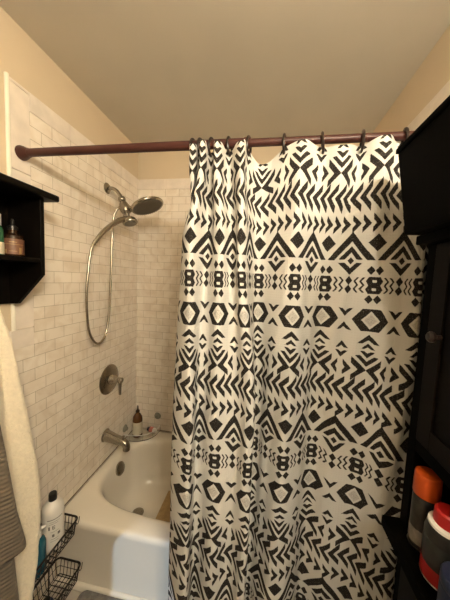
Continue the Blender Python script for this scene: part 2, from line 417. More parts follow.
t = thing('tub_spout', 'brushed nickel tub spout on the tiled wall just over the tub rim', 'spout', (0, .382, .512))
sp = smooth_path([(.0006, .382, .520), (.03, .382, .514), (.07, .381, .506), (.11, .380, .498), (.137, .379, .489), (.148, .379, .470), (.148, .379, .448)], 6)
rs = [.036 - .014 * min(1, i / 22) for i in range(len(sp))]
bm = nb(); tube(bm, sp, rs, 24); obj('spout_body', bm, M['nickel'], t)
bm = nb(); lathe(bm, [(.040, .0004), (.040, .005), (.036, .009)], (0, .382, .520), (1, 0, -.1), 32); obj('spout_flange', bm, M['nickel'], t)
bm = nb(); lathe(bm, [(.004, 0), (.004, .014), (.007, .016), (.007, .022), (0, .023)], (.128, .380, .512), (0, 0, 1), 16); obj('diverter_knob', bm, M['nickel'], t)

# ------------------------------------------------------------------ curtain rod, rings, curtain
RY = -.138
def rz(x): return 1.980 - .0150 * x
def ry(x): return -.120 - .018 * x
t = thing('curtain_rod', 'oxblood red metal shower curtain rod spanning wall to wall', 'curtain rod', (0, RY, 1.975))
JX = .87
bm = nb(); tube(bm, [(.004, ry(0), rz(0)), (JX, ry(JX), rz(JX))], .0145, 24); obj('outer_tube', bm, M['rod'], t)
bm = nb(); tube(bm, [(JX - .05, ry(JX), rz(JX)), (W - .003, ry(W), rz(W))], .0118, 24); obj('inner_tube', bm, M['rod'], t)
bm = nb(); lathe(bm, [(.0155, 0), (.0165, .004), (.0165, .018), (.0125, .022)], (JX - .012, ry(JX), rz(JX)), (1, 0, 0), 24); obj('collar', bm, M['rod'], t)
for x, s in ((.0025, 1), (W - .0008, -1)):
    bm = nb(); lathe(bm, [(.026, 0), (.026, .006), (.023, .016), (.018, .026), (.0165, .034)], (x, ry(x), rz(x)), (s, 0, 0), 28); obj('end_cup', bm, M['rod'], t)

# ---- print: polygons in a repeat cell of 48 wide x 190 high
PW, PH = 48.0, 190.0
POLY = []; HOLES = []
def pl(p): POLY.append(p)
def mir(p, cx): return [(2 * cx - x, y) for x, y in p]
def dia(cx, cy, w, h, L=None): (POLY if L is None else L).append([(cx - w, cy), (cx, cy - h), (cx + w, cy), (cx, cy + h)])
dia(0, 0, 8.8, 8.3)
pl([(.9, 16.5), (24, -10.5), (47.1, 16.5), (39.6, 16.5), (24, -1.6), (8.4, 16.5)])
pl([(12, 16), (24, 3), (36, 16), (30, 16), (24, 9.2), (18, 16)])
dia(24, 17.2, 3.3, 3.6)
pl([(12, 19), (18, 19), (24, 24.3), (30, 19), (36, 19), (24, 31)])
for s in (-4.1, 4.1):
    dia(s, 26.2, 4.1, 4.4); dia(s, 54.2, 4.1, 4.4)
for cy in (36.6, 44.6):
    pl([(-8.2, cy), (-5.6, cy - 4.2), (5.6, cy - 4.2), (8.2, cy), (5.6, cy + 4.2), (-5.6, cy + 4.2)])
    HOLES.append([(-2.2, cy - 1.3), (2.2, cy - 1.3), (2.2, cy + 1.3), (-2.2, cy + 1.3)])
for s in (1, -1):
    for zx in (10.0, 15.2):
        ys = [33, 36.8, 40.6, 44.4, 48.2]; xs = [zx - 1.5, zx + 1.7, zx - 1.3, zx + 1.7, zx - 1.5]
        for i in range(4):
            p = [(s * xs[i], ys[i]), (s * (xs[i] + 2.1), ys[i]), (s * (xs[i + 1] + 2.1), ys[i + 1]), (s * xs[i + 1], ys[i + 1])]
            pl(p)
for cy in (36.4, 45.0): dia(24, cy, 3.9, 4.5)
pl([(-17, 75), (-8.6, 63.8), (8.6, 63.8), (17, 75), (8.6, 86.2), (-8.6, 86.2)]); dia(0, 75, 9.0, 9.2, HOLES)
v = [(16, 63.6), (20.6, 64.4), (24, 67.2), (27.4, 64.4), (32, 63.6), (24, 72.4)]
pl(v); pl([(x, 150.4 - y) for x, y in v])
X0 = 127
pl([(-11, X0 - 28), (0, X0 - 37.5), (11, X0 - 28), (5.5, X0 - 28.2), (0, X0 - 31.8), (-5.5, X0 - 28.2)])
pl([(-7, X0 - 22.4), (0, X0 - 28.5), (7, X0 - 22.4), (3, X0 - 22.6), (0, X0 - 24.6), (-3, X0 - 22.6)])
pl([(-7.4, X0 - 20.4), (-3, X0 - 20.2), (0, X0 - 18.2), (3, X0 - 20.2), (7.4, X0 - 20.4), (0, X0 - 13.2)])
pl([(-11.5, X0 - 15.5), (-6.5, X0 - 15.8), (0, X0 - 9.6), (6.5, X0 - 15.8), (11.5, X0 - 15.5), (0, X0 - 4.3)])
g = [(-14.5, X0 - 14), (.4, X0 - .3), (-14, X0 + 11.6), (-14, X0 + 5.4), (-7.4, X0 - .3), (-14.5, X0 - 7)]
pl(g); pl(mir(g, 0))
g = [(-21.5, X0 - 9.5), (-13.8, X0 - 1.2), (-21.5, X0 + 7.2), (-21.5, X0 + 2.2), (-19.4, X0 - 1.2), (-21.5, X0 - 4.6)]
pl(g); pl(mir(g, 0))
v = [(17.6, X0 - 21.2), (24, X0 - 28.8), (30.4, X0 - 21.2), (26.8, X0 - 21.4), (24, X0 - 23.8), (21.2, X0 - 21.4)]
pl(v); pl([(x, 2 * (X0 - 20) - y) for x, y in v])
for i in range(5):
    x = i * 9.6 - 2; y = 148.5
    pl([(x, y), (x + 12.0, y - 13.4), (x + 12.0, y - 6.7), (x + 6.0, y), (x + 12.0, y + 6.7), (x + 12.0, y + 13.4)])
    x = i * 9.6 - 1.8; y = 172.3
    pl([(x - 4.0, y - 8.7), (x + 4.4, y), (x - 4.0, y + 8.7), (x - 4.0, y + 3.3), (x - 1.0, y), (x - 4.0, y - 3.3)])

def sdf_poly(px, py, poly):
    d = np.full(px.shape, 1e9); inside = np.zeros(px.shape, bool); n = len(poly)
    for i in range(n):
        ax, ay = poly[i]; bx, by = poly[(i + 1) % n]
        ex, ey = bx - ax, by - ay; wx, wy = px - ax, py - ay
        tt = np.clip((wx * ex + wy * ey) / (ex * ex + ey * ey + 1e-12), 0, 1)
        d = np.minimum(d, (wx - ex * tt) ** 2 + (wy - ey * tt) ** 2)
        c = ((ay <= py) != (by <= py))
        with np.errstate(divide='ignore', invalid='ignore'):
            xi = ax + (py - ay) / (by - ay if by != ay else 1e-9) * ex
        inside ^= c & (px < xi)
    d = np.sqrt(d); return np.where(inside, -d, d)

NU, NV = 60, 200        # samples in one repeat
gx, gy = np.meshgrid(np.arange(NU) / NU * PW, np.arange(NV) / NV * PH)
cell = np.full(gx.shape, 9.0)
hexfill = np.full(gx.shape, 9.0)
for poly in POLY:
    for dx in (-PW, 0, PW):
        for dy in (-PH, 0, PH):
            q = [(x + dx, y + dy) for x, y in poly]
            if max(a for a, _ in q) < -9 or min(a for a, _ in q) > PW + 9 or max(b for _, b in q) < -9 or min(b for _, b in q) > PH + 9: continue
            cell = np.minimum(cell, sdf_poly(gx, gy, q))
for poly in HOLES:
    for dx in (-PW, 0, PW):
        q = [(x + dx, y) for x, y in poly]
        if max(a for a, _ in q) < -9 or min(a for a, _ in q) > PW + 9: continue
        dd_ = sdf_poly(gx, gy, q); cell = np.maximum(cell, -dd_)
        if q[0][1] == 75: hexfill = np.minimum(hexfill, dd_)
# faint flecks keep the hexagon centres slightly grey (same for every repeat)

# ---- cloth: plan-view positions of the print columns at three heights (u in repeats, x, y)
REP = .1524; VREP = .6096; ZD = 1.66          # repeat width / height, height of the first diamond row
TOP = {-2: (.705, -.125), -1.5: (.690, -.134), -1: (.705, -.186), -.5: (.716, -.136), 0: (.738, -.200), .5: (.752, -.136), 1: (.784, -.196), 1.5: (.812, -.136), 2: (.855, -.190), 2.5: (.874, -.136),
       3: (.920, -.100), 3.5: (.985, -.138), 4: (1.032, -.172), 4.5: (1.098, -.138), 5: (1.152, -.165), 5.5: (1.209, -.138), 6: (1.262, -.172), 6.5: (1.322, -.138), 7: (1.37, -.172), 7.5: (1.405, -.138), 8: (1.438, -.165), 8.5: (1.46, -.138), 9: (1.485, -.165), 9.5: (1.498, -.138)}
LOW = {-2: (.742, -.085), -1.5: (.712, -.045), -1: (.664, -.085), -.5: (.652, -.165), 0: (.735, -.234), .5: (.747, -.156), 1: (.813, -.196), 1.5: (.872, -.170), 2: (.927, -.210), 2.5: (.936, -.140),
       3: (.938, -.068), 3.5: (.981, -.103), 4: (1.041, -.147), 4.5: (1.100, -.105), 5: (1.147, -.058), 5.5: (1.210, -.095), 6: (1.288, -.104), 6.5: (1.338, -.146), 7: (1.400, -.165), 7.5: (1.418, -.095), 8: (1.455, -.150), 8.5: (1.465, -.085), 9: (1.495, -.145), 9.5: (1.503, -.085)}
MID = {}
for k in LOW:
    MID[k] = (TOP[k][0] * .45 + LOW[k][0] * .55, TOP[k][1] * .45 + LOW[k][1] * .55)
SAG = {k: 0.0 for k in LOW}
SAG.update({-1: .004, 0: .006, 1: .004, 2: .006, 3: -.028, 4: .006, 5: -.010, 6: .008, 7: .0})
us = np.array(sorted(LOW))
MIDX = {-.5: .668, 0: .712, .5: .754, 1: .802, 1.5: .838, 2: .869, 2.5: .892, 3: .922, 3.5: .980, 4: 1.042, 4.5: 1.092, 5: 1.142, 5.5: 1.211, 6: 1.281, 6.5: 1.345}
for k, x in MIDX.items(): MID[k] = (x, MID[k][1])

def crom(vals, uq):
    """Catmull-Rom through equally spaced samples (step .5)"""
    v = np.asarray(vals, float); f = (uq - us[0]) / .5
    i = np.clip(np.floor(f).astype(int), 0, len(v) - 2); t = f - i
    p0 = v[np.clip(i - 1, 0, None)]; p1 = v[i]; p2 = v[i + 1]; p3 = v[np.clip(i + 2, None, len(v) - 1)]
    return .5 * (2 * p1 + (p2 - p0) * t + (2 * p0 - 5 * p1 + 4 * p2 - p3) * t * t + (3 * p1 - p0 - 3 * p2 + p3) * t ** 3)

ui = np.arange(int(us[0] * NU), int(us[-1] * NU) + 1); uq = ui / NU
vi = np.arange(-int(89 / PH * NV), int(476 / PH * NV)); vq = vi / NV * PH

def cloth_curve(T, flat):
    """plan curve through the columns; tangent length = true cloth length, crests and valleys run along the rod"""
    Pn = np.array([T[k] for k in us]); n = len(Pn); tan = np.zeros_like(Pn)
    for i in range(n):
        a, b = Pn[max(i - 1, 0)], Pn[min(i + 1, n - 1)]
        d = b - a; L_ = np.hypot(*d) + 1e-9
        ext = 0 < i < n - 1 and (Pn[i, 1] - Pn[i - 1, 1]) * (Pn[i + 1, 1] - Pn[i, 1]) < 0
        if ext: d = np.array([max(d[0], .3 * L_), d[1] * .25])
        d = d / (np.hypot(*d) + 1e-9)
        tan[i] = d * REP * .5 * flat
    f = (uq - us[0]) / .5; i = np.clip(np.floor(f).astype(int), 0, n - 2); t = (f - i)[:, None]
    p0, p1, m0, m1 = Pn[i], Pn[i + 1], tan[i], tan[i + 1]
    q = (2 * t ** 3 - 3 * t ** 2 + 1) * p0 + (t ** 3 - 2 * t ** 2 + t) * m0 + (-2 * t ** 3 + 3 * t ** 2) * p1 + (t ** 3 - t ** 2) * m1
    return q[:, 0], q[:, 1]
xt, yt = cloth_curve(TOP, .85)
xm, ym = cloth_curve(MID, .90)
xl, yl = cloth_curve(LOW, .95)
sg = crom([SAG[k] for k in us], uq)
def ss(t): t = np.clip(t, 0, 1); return t * t * (3 - 2 * t)
A = ss((vq + 75) / 80.)[:, None]          # hem -> first diamond row
B = ss((vq + 5) / 190.)[:, None]          # first -> second diamond row
X = (xt * (1 - A) + xm * A) * (1 - B) + xl * B
Y = (yt * (1 - A) + ym * A) * (1 - B) + yl * B
Wt = np.exp(-((vq + 89) / 60.) ** 2)[:, None]
Z = ZD - (vq / PH * VREP)[:, None] + sg[None, :] * Wt
# small creases
rng = np.random.RandomState(3)
for k in range(26):
    fu, fv, ph = rng.uniform(4, 16), rng.uniform(1, 9), rng.uniform(0, 6.28)
    Y = Y + .0007 * np.sin(fu * uq[None, :] * 1.0 + fv * (vq[:, None] / PH) + ph)
nv, nu = X.shape
co = np.stack([X, Y, Z], -1).reshape(-1, 3)
idx = np.arange(nv * nu).reshape(nv, nu)
quads = np.stack([idx[:-1, :-1], idx[1:, :-1], idx[1:, 1:], idx[:-1, 1:]], -1).reshape(-1, 4)
me = bpy.data.meshes.new('shower_curtain')
me.vertices.add(len(co)); me.vertices.foreach_set('co', co.astype(np.float32).ravel())
me.loops.add(quads.size); me.loops.foreach_set('vertex_index', quads.astype(np.int32).ravel())
me.polygons.add(len(quads)); me.polygons.foreach_set('loop_start', (np.arange(len(quads)) * 4).astype(np.int32))
me.polygons.foreach_set('loop_total', np.full(len(quads), 4, np.int32))
me.update(); me.validate()
sd = cell[np.ix_(vi % NV, ui % NU)].astype(np.float32)
sd[:, :3] = 9; sd[:, -3:] = 9                # plain white side hems
hf = hexfill[np.ix_(vi % NV, ui % NU)].astype(np.float32)
at2 = me.attributes.new('grey_fill_distance', 'FLOAT', 'POINT'); at2.data.foreach_set('value', hf.ravel())
at = me.attributes.new('print_distance', 'FLOAT', 'POINT'); at.data.foreach_set('value', sd.ravel())
uv = me.uv_layers.new(name='cloth')
UV = np.stack([np.broadcast_to(uq[None, :] * REP, X.shape), np.broadcast_to((-vq / PH * VREP)[:, None], X.shape)], -1).reshape(-1, 2)
uv.data.foreach_set('uv', UV[quads.ravel()].astype(np.float32).ravel())
me.polygons.foreach_set('use_smooth', np.ones(len(quads), bool))
me.materials.append(M['curtain'])
cur = bpy.data.objects.new('shower_curtain', me); COL.objects.link(cur)
tag(cur, 'black and white geometric print shower curtain hanging in folds from the red rod', 'curtain')

RLAB = {-1.5: 'dark curtain ring at the far left end of the bunched curtain', -.5: 'dark curtain ring second from the left on the rod, in the bunch',
        .5: 'dark curtain ring third from the left, middle of the bunched curtain', 1.5: 'dark curtain ring fourth from the left, in the bunched curtain',
        2.5: 'dark curtain ring where the bunched curtain ends beside the deep dip', 3.5: 'dark curtain ring right of the deep dip, first of the spread rings',
        4.5: 'dark curtain ring in the middle of the three well spaced rings', 5.5: 'dark curtain ring third of the spread rings, left of the black cabinet',
        6.5: 'dark curtain ring right against the black cabinet at the rod end'}
for k in RLAB:
    i = int(np.argmin(abs(uq - k)))
    x = float(xt[i]); c = Vector((x, ry(x), rz(x) - .010))
    lean = random.uniform(-.25, .25)
    pts = []
    for j in range(28):
        a = 2 * PI * j / 28
        pts.append(c + Vector((.004 * math.sin(a) + lean * .012 * math.cos(a), .0225 * math.sin(a), .0275 * math.cos(a))))
    bm = nb(); tube(bm, pts, .0042, 8, closed=True)
    tag(obj('curtain_ring', bm, M['ring']), RLAB[k], 'curtain ring', 'rings on the curtain rod')

# ------------------------------------------------------------------ things at the tub
# corner caddy
t = thing('corner_caddy', 'clear plastic caddy in the tub corner holding a soap bottle', 'caddy', (.09, .66, .351))
bm = nb(); cp = [(.012, .735)] + [(.012, .570)] + [(.012 + .200 * math.sin(a) ** .8, .735 - .165 * math.cos(a) ** .8) for a in [PI / 2 * k / 10 for k in range(1, 10)]] + [(.212, .735)]
prism(bm, cp, 'z', .3585, .3625); obj('tray', bm, M['clear'], t)
bm = nb(); rim = [(x, y, .402) for x, y in cp[1:]]; tube(bm, smooth_path(rim, 4), .0030, 8); obj('front_rail', bm, M['white_plastic'], t)
for x, y in cp[2::3]:
    bm = nb(); tube(bm, [(x, y, .3630), (x, y, .398)], .0022, 6); obj('rail_post', bm, M['clear'], t)
bm = nb(); lathe(bm, [(.026, 0), (.024, .006), (.014, .012), (.012, .020), (0, .021)], (.186, .7435, .470), (0, -1, 0), 28); obj('suction_cup', bm, M['clear_grey'], t)
bm = nb(); lathe(bm, [(.026, 0), (.024, .006), (.014, .012), (.012, .020), (0, .021)], (.0005, .60, .430), (1, 0, 0), 28); obj('suction_cup', bm, M['clear_grey'], t)

def bottle(name, label, cat, loc, parts, group=None):
    t = thing(name, label, cat, loc, group)
    for (pn, prof, m, kw) in parts:
        bm = nb(); lathe(bm, prof, loc, (0, 0, 1), 32, **kw); obj(pn, bm, m, t)
    return t
bottle('soap_bottle', 'amber soap bottle with cream label in the clear corner caddy', 'bottle', (.078, .640, .3631), [
    ('body', [(.031, 0), (.0345, .004), (.0345, .122), (.031, .146), (.019, .166), (.013, .171), (.013, .182)], M['amber'], {}),
    ('label', [(.035, .022), (.035, .112)], M['cream_label'], {}),
    ('cap', [(.015, .1821), (.014, .192), (.008, .197), (.005, .222), (.002, .230), (0, .230)], M['brown_glass'], {})])
t = thing('tube', 'small tube lying in the corner caddy, blue and pink with white cap', 'tube', (.165, .70, .3632))
bm = nb(); tube(bm, [(.128, .700, .384), (.150, .698, .384)], [.013, .020], 20); obj('blue_end', bm, M['navy'], t)
bm = nb(); tube(bm, [(.1502, .698, .384), (.176, .694, .384)], [.020, .018], 20); obj('tube_body', bm, M['pink'], t)
bm = nb(); tube(bm, [(.1762, .694, .384), (.198, .690, .384)], [.0165, .015], 20); obj('cap', bm, M['white_plastic'], t)

# tan mat in the tub
bm = nb(); prism(bm, [(.36, .30), (.36, .56), (.40, .58), (1.05, .58), (1.08, .55), (1.08, .25), (1.04, .22), (.40, .22)], 'z', .0455, .0525)
tag(obj('tub_mat', bm, M['tan'], None, bevel=.002), 'tan rubber mat on the bottom of the tub', 'bath mat')

# ------------------------------------------------------------------ wire rack with two baskets
rk = thing('wire_rack', 'black wire rack of two baskets between towel and tub', 'rack', (.03, -.17, 0))
def basket(x0, x1, y0, y1, zt, zb):
    ins = .010; r = .018
    def rr(x0, x1, y0, y1, z, r):
        pts = []
        for cx, cy, a0 in ((x1 - r, y1 - r, 0), (x0 + r, y1 - r, 90), (x0 + r, y0 + r, 180), (x1 - r, y0 + r, 270)):
            for k in range(5):
                a = math.radians(a0 + 22.5 * k); pts.append((cx + r * math.cos(a), cy + r * math.sin(a), z))
        return pts
    bm = nb(); tube(bm, rr(x0, x1, y0, y1, zt, r), .0040, 8, closed=True); b = obj('basket_rim', bm, M['wire'], rk)
    bm = nb(); tube(bm, rr(x0 + ins, x1 - ins, y0 + ins, y1 - ins, zb, r * .7), .0018, 6, closed=True)
    tube(bm, rr(x0 + ins * .5, x1 - ins * .5, y0 + ins * .5, y1 - ins * .5, (zt + zb) / 2, r * .85), .0014, 6, closed=True)
    n = int((y1 - y0) / .022)
    for i in range(n + 1):
        y = y0 + r + (y1 - y0 - 2 * r) * i / n
        tube(bm, [(x0, y, zt), (x0 + ins, y, zb), (x1 - ins, y, zb), (x1, y, zt)], .0017, 5)
        if i % 2 == 0:      # scalloped loops under the rim
            tube(bm, smooth_path([(x1, y, zt), (x1 - .001, y + .004, zt - .020), (x1 - .001, y + .011, zt - .026), (x1 - .001, y + .018, zt - .020), (x1, y + .021, zt)], 3), .0016, 5)
    m = int((x1 - x0) / .022)
    for i in range(m + 1):
        x = x0 + r + (x1 - x0 - 2 * r) * i / m
        tube(bm, [(x, y0, zt), (x, y0 + ins, zb), (x, y1 - ins, zb), (x, y1, zt)], .0017, 5)
    obj('basket_wires', bm, M['wire'], b)
basket(.030, .165, -.262, -.034, .420, .352)
basket(.060, .185, -.262, -.042, .203, .135)
for y in (-.225, -.070):
    bm = nb(); tube(bm, smooth_path([(.030, y, .416), (.022, y, .40), (.022, y, .30), (.026, y, .215), (.060, y, .200)], 5), .0030, 8)
    tube(bm, smooth_path([(.060, y, .198), (.040, y, .17), (.034, y, .06), (.034, y, .003)], 5), .0030, 8)
    obj('rack_upright', bm, M['wire'], rk)

b = bottle('shampoo_bottle', 'tall white shampoo bottle with black cap in the upper wire basket', 'bottle', (.1005, -.105, .3545), [
    ('body', [(.036, 0), (.040, .004), (.0405, .160), (.038, .180), (.029, .196), (.016, .204), (.014, .208)], M['white_plastic'], dict(sx=1.0, sy=1.0)),
    ('cap', [(.0155, .2082), (.0158, .211), (.0150, .234), (.0135, .237), (0, .2375)], M['black_plastic'], {})])
bm = nb()
def wrapmark(bm, c, r, z0, z1, a0, a1, n=8):
    A_ = [bm.verts.new((c[0] + r * math.cos(a0 + (a1 - a0) * k / n), c[1] + r * math.sin(a0 + (a1 - a0) * k / n), z0)) for k in range(n + 1)]
    B_ = [bm.verts.new((c[0] + r * math.cos(a0 + (a1 - a0) * k / n), c[1] + r * math.sin(a0 + (a1 - a0) * k / n), z1)) for k in range(n + 1)]
    for k in range(n): bm.faces.new((A_[k], A_[k + 1], B_[k + 1], B_[k]))
R_ = math.radians
c = (.1005, -.105)
for z0, z1, a0, a1 in ((.500, .503, -75, 5), (.490, .4915, -62, -12), (.482, .4835, -66, -20), (.458, .474, -70, -62), (.458, .474, -50, -46), (.458, .461, -50, -36), (.464, .467, -50, -36), (.471, .474, -50, -36), (.446, .4475, -60, -14), (.424, .436, -52, -40), (.426, .438, -24, -10), (.414, .4155, -60, -20), (.404, .4055, -60, -20)):
    wrapmark(bm, c, .0409, z0, z1, R_(a0), R_(a1))
obj('printed_marks', bm, M['grey_print'], b, smooth=0)
t = thing('pump_bottle', 'teal pump bottle beside the cream towel, in the upper wire basket', 'bottle', (.130, -.206, .3545))
bm = nb(); lathe(bm, [(.026, 0), (.030, .004), (.030, .118), (.025, .135), (.013, .144), (.012, .150)], (.130, -.206, .3545), (0, 0, 1), 28, sx=.8, sy=1.0); obj('body', bm, M['teal'], t)
bm = nb(); lathe(bm, [(.0135, .1502), (.0135, .162), (.006, .163), (.006, .178)], (.130, -.206, .3545), (0, 0, 1), 20); tube(bm, [(.125, -.211, .530), (.134, -.202, .5345), (.148, -.186, .5355)], [.007, .0062, .005], 10); obj('pump', bm, M['white_plastic'], t)
bottle('lotion_bottle', 'small dark navy bottle in the lower wire basket', 'bottle', (.150, -.190, .1375), [
    ('body', [(.024, 0), (.027, .003), (.027, .050), (.022, .060), (.012, .064)], M['navy'], {}),
    ('cap', [(.012, .0642), (.012, .080), (0, .081)], M['black_plastic'], {})])

# ------------------------------------------------------------------ shelf on the left wall
t = thing('wall_shelf', 'black wooden wall shelf with angled side brackets on the left wall', 'shelf', (.001, -.42, 1.41))
SY0, SY1 = -.70, -.170
side = [(.001, 1.408), (.040, 1.408), (.150, 1.520), (.150, 1.789), (.001, 1.789)]
obj('side_panel', prism(nb(), side, 'y', SY1 - .016, SY1), M['shelfwood'], t, bevel=.0015)
obj('side_panel', prism(nb(), side, 'y', SY0, SY0 + .016), M['shelfwood'], t, bevel=.0015)
obj('top_board', box(nb(), .001, .180, SY0 - .035, SY1 + .038, 1.7895, 1.812), M['shelfwood'], t, bevel=.006, seg=3)
obj('shelf_board', box(nb(), .012, .147, SY0 + .0165, SY1 - .0165, 1.563, 1.578), M['shelfwood'], t, bevel=.0015)
bm = box(nb(), .001, .0115, SY0 + .0165, SY1 - .0165, 1.408, 1.789); obj('back_panel', bm, M['shelfwood'], t)
for y in (-.40, -.56):
    bm = nb(); tube(bm, smooth_path([(.136, y, 1.5628), (.137, y, 1.535), (.142, y, 1.505), (.158, y, 1.494), (.170, y, 1.500), (.173, y, 1.515)], 5), .0045, 10)
    obj('hook', bm, M['ring'], t)

b = bottle('dropper_bottle', 'dark brown dropper bottle with copper label on the black shelf', 'bottle', (.076, -.2225, 1.5785), [
    ('body', [(.0295, 0), (.031, .003), (.031, .062), (.028, .072), (.014, .080), (.0125, .092)], M['brown_glass'], {}),
    ('label', [(.0315, .008), (.0315, .060)], M['brown_label'], {}),
    ('cap', [(.0145, .0922), (.0145, .104), (.009, .106)], M['black_plastic'], {}),
    ('dropper_bulb', [(.0085, .1062), (.006, .112), (.0055, .124), (.003, .130), (0, .1305)], M['black_plastic'], {})])
bm = nb(); c = (.076, -.2225)
for z0, z1, a0, a1 in ((1.619, 1.6205, -95, 20), (1.588, 1.602, -95, -72), (1.588, 1.610, -10, 5), (1.626, 1.6285, -60, -20), (1.596, 1.5975, -60, -20)): wrapmark(bm, c, .0318, z0, z1, R_(a0), R_(a1))
obj('label_print', bm, M['gold'], b, smooth=0)
bottle('lotion_bottle', 'green and white bottle with white cap, left on the black shelf', 'bottle', (.079, -.285, 1.5785), [
    ('body', [(.0225, 0), (.0245, .003), (.0245, .080), (.022, .088), (.017, .096)], M['green_glass'], {}),
    ('label', [(.0249, .004), (.0249, .042)], M['cream_label'], {}),
    ('cap', [(.0185, .0962), (.0185, .132), (.017, .134), (0, .1345)], M['white_plastic'], {})])

# ------------------------------------------------------------------ towels
def towel(name, label, m, zs, edge, base_x, depth, y_in, folds, amp, thick, hook, gather=.05):
    """hanging towel: edge(z)-> y of the far side; y_in(z) -> y of the near side; folds bulge in x"""
    bm = nb(); uvl = bm.loops.layers.uv.new('cloth'); n = 90; rows = []
    zz = list(zs)
    for z in zz:
        ya, yb = edge(z), y_in(z); row = []
        for k in range(n + 1):
            u = k / n
            y = yb + (ya - yb) * u
            x = base_x(z) + amp(z) * (math.cos(2 * PI * folds * (1 - u) + .25 * math.sin(z * 5)) * (.75 + .25 * math.sin(7 * u + 2 * z)))
            x -= .028 * max(0, (u - .93) / .07) ** 2     # far edge curls toward the wall
            x = max(x, .014)
            row.append(bm.verts.new((x, y, z)))
        rows.append(row)
    for i in range(len(rows) - 1):
        for k in range(n):
            f = bm.faces.new((rows[i][k], rows[i][k + 1], rows[i + 1][k + 1], rows[i + 1][k]))
            for lp, (a, b) in zip(f.loops, ((i, k), (i, k + 1), (i + 1, k + 1), (i + 1, k))):
                lp[uvl].uv = (b / n * .5, zz[a] + .10 * b / n)
    return bm, m

def interp(tab):
    zs_ = [a for a, _ in tab][::-1]; ys = [b for _, b in tab][::-1]
    return lambda z: float(np.interp(z, zs_, ys))
ed = interp([(1.50, -.385), (1.433, -.352), (1.385, -.333), (1.312, -.313), (1.097, -.276), (.901, -.243), (.776, -.226), (.618, -.224), (.475, -.238), (.343, -.262), (.15, -.28)])
ni = interp([(1.50, -.415), (1.433, -.430), (1.29, -.47), (1.05, -.53), (.70, -.58), (.15, -.60)])
t = thing('bath_towel', 'cream terry bath towel hanging under the black shelf', 'towel', (.08, -.36, .15))
bm, m = towel('x', '', None, np.linspace(1.50, .15, 110), ed, lambda z: .165, 0, ni, 2.6, interp([(1.50, .004), (1.30, .014), (1.0, .018), (.15, .018)]), .01, None)
o = obj('towel_cloth', bm, M['cream_terry'], t, smooth=180)
md = o.modifiers.new('solid', 'SOLIDIFY'); md.thickness = .010; md.offset = 0
tx = bpy.data.textures.new('terry_lumps', 'CLOUDS'); tx.noise_scale = .018
dm = o.modifiers.new('lumps', 'DISPLACE'); dm.texture = tx; dm.strength = .006; dm.mid_level = .5

t = thing('hand_towel', 'grey ribbed towel hanging in front of the cream towel', 'towel', (.15, -.56, .2))
ed = interp([(1.50, -.545), (1.40, -.49), (1.217, -.413), (1.01, -.387), (.798, -.363), (.672, -.340)])
ni = interp([(1.50, -.575), (1.40, -.62), (1.18, -.70), (.58, -.74)])
bm, m = towel('x', '', None, np.linspace(1.50, .665, 90), ed, interp([(1.50, .178), (1.40, .225), (.5, .245)]), 0, ni, 2.2, interp([(1.47, .004), (1.30, .010), (.5, .012)]), .01, None)
for v_ in bm.verts:      # the hem droops toward the near side
    f = max(0, min(1, (.80 - v_.co.z) / .225)); v_.co.z -= f * .0 - f * .0 + f * .75 * max(0, -.30 - v_.co.y) * 0
o = obj('front_layer', bm, M['rib'], t, smooth=180); md = o.modifiers.new('solid', 'SOLIDIFY'); md.thickness = .008; md.offset = 0
ed2 = interp([(1.44, -.52), (1.18, -.425), (.952, -.400), (.63, -.362), (.474, -.353), (.2, -.345)])
bm, m = towel('x', '', None, np.linspace(1.47, .2, 90), ed2, interp([(1.47, .170), (1.40, .212), (.5, .226), (.2, .226)]), 0, ni, 2.2, interp([(1.47, .003), (1.30, .008), (.5, .010)]), .01, None)
o = obj('rear_layer', bm, M['rib'], t, smooth=180); md = o.modifiers.new('solid', 'SOLIDIFY'); md.thickness = .008; md.offset = 0

# ------------------------------------------------------------------ black cabinet on the right wall
t = thing('storage_cabinet', 'tall black cabinet with jutting top and open shelf on the right wall', 'cabinet', (1.42, -.58, 0))
CY0, CY1 = -.86, -.295; CX = 1.325; WX = W - .001
# top box with a cap board
bm = nb(); lo = [(1.272, CY1 + .001), (WX, CY1 + .001), (WX, CY0 - .001), (1.272, CY0 - .001)]; hi = [(1.246, CY1 + .014), (WX, CY1 + .014), (WX, CY0 - .014), (1.246, CY0 - .014)]
A_ = [bm.verts.new((x, y, 1.652)) for x, y in lo]; B_ = [bm.verts.new((x, y, 1.845)) for x, y in hi]
for k in range(4): bm.faces.new((A_[k], A_[(k + 1) % 4], B_[(k + 1) % 4], B_[k]))
bm.faces.new(A_); bm.faces.new(B_)
obj('top_box', bm, M['black'], t, bevel=.003)
obj('cap_board', box(nb(), 1.2415, WX, CY0 - .016, CY1 + .017, 1.8455, 1.858), M['black'], t, bevel=.003)
obj('neck_moulding', box(nb(), 1.300, WX, CY0 - .004, CY1 + .007, 1.630, 1.6515), M['black'], t, bevel=.003)
for y in (CY1 - .016, CY0):
    obj('side_panel', box(nb(), CX + .0145, WX, y, y + .016, .9305, 1.6295), M['black'], t, bevel=.001)
for y in (CY1 - .030, CY0):
    obj('stile', box(nb(), CX, CX + .014, y, y + .030, .9305, 1.6295), M['black'], t, bevel=.0015)
obj('back_panel', box(nb(), WX - .006, WX, CY0 + .0165, CY1 - .0165, .9305, 1.6295), M['black'], t)
obj('rail', box(nb(), CX, CX + .014, CY0 + .0305, CY1 - .0305, 1.140, 1.168), M['black'], t, bevel=.0015)
obj('divider_shelf', box(nb(), CX + .0145, WX - .007, CY0 + .0165, CY1 - .0165, 1.150, 1.164), M['black'], t)
d = obj('door', box(nb(), CX + .003, CX + .018, CY0 + .031, CY1 - .031, 1.1685, 1.6285), M['blackdoor'], t, bevel=.001)
bm = nb()
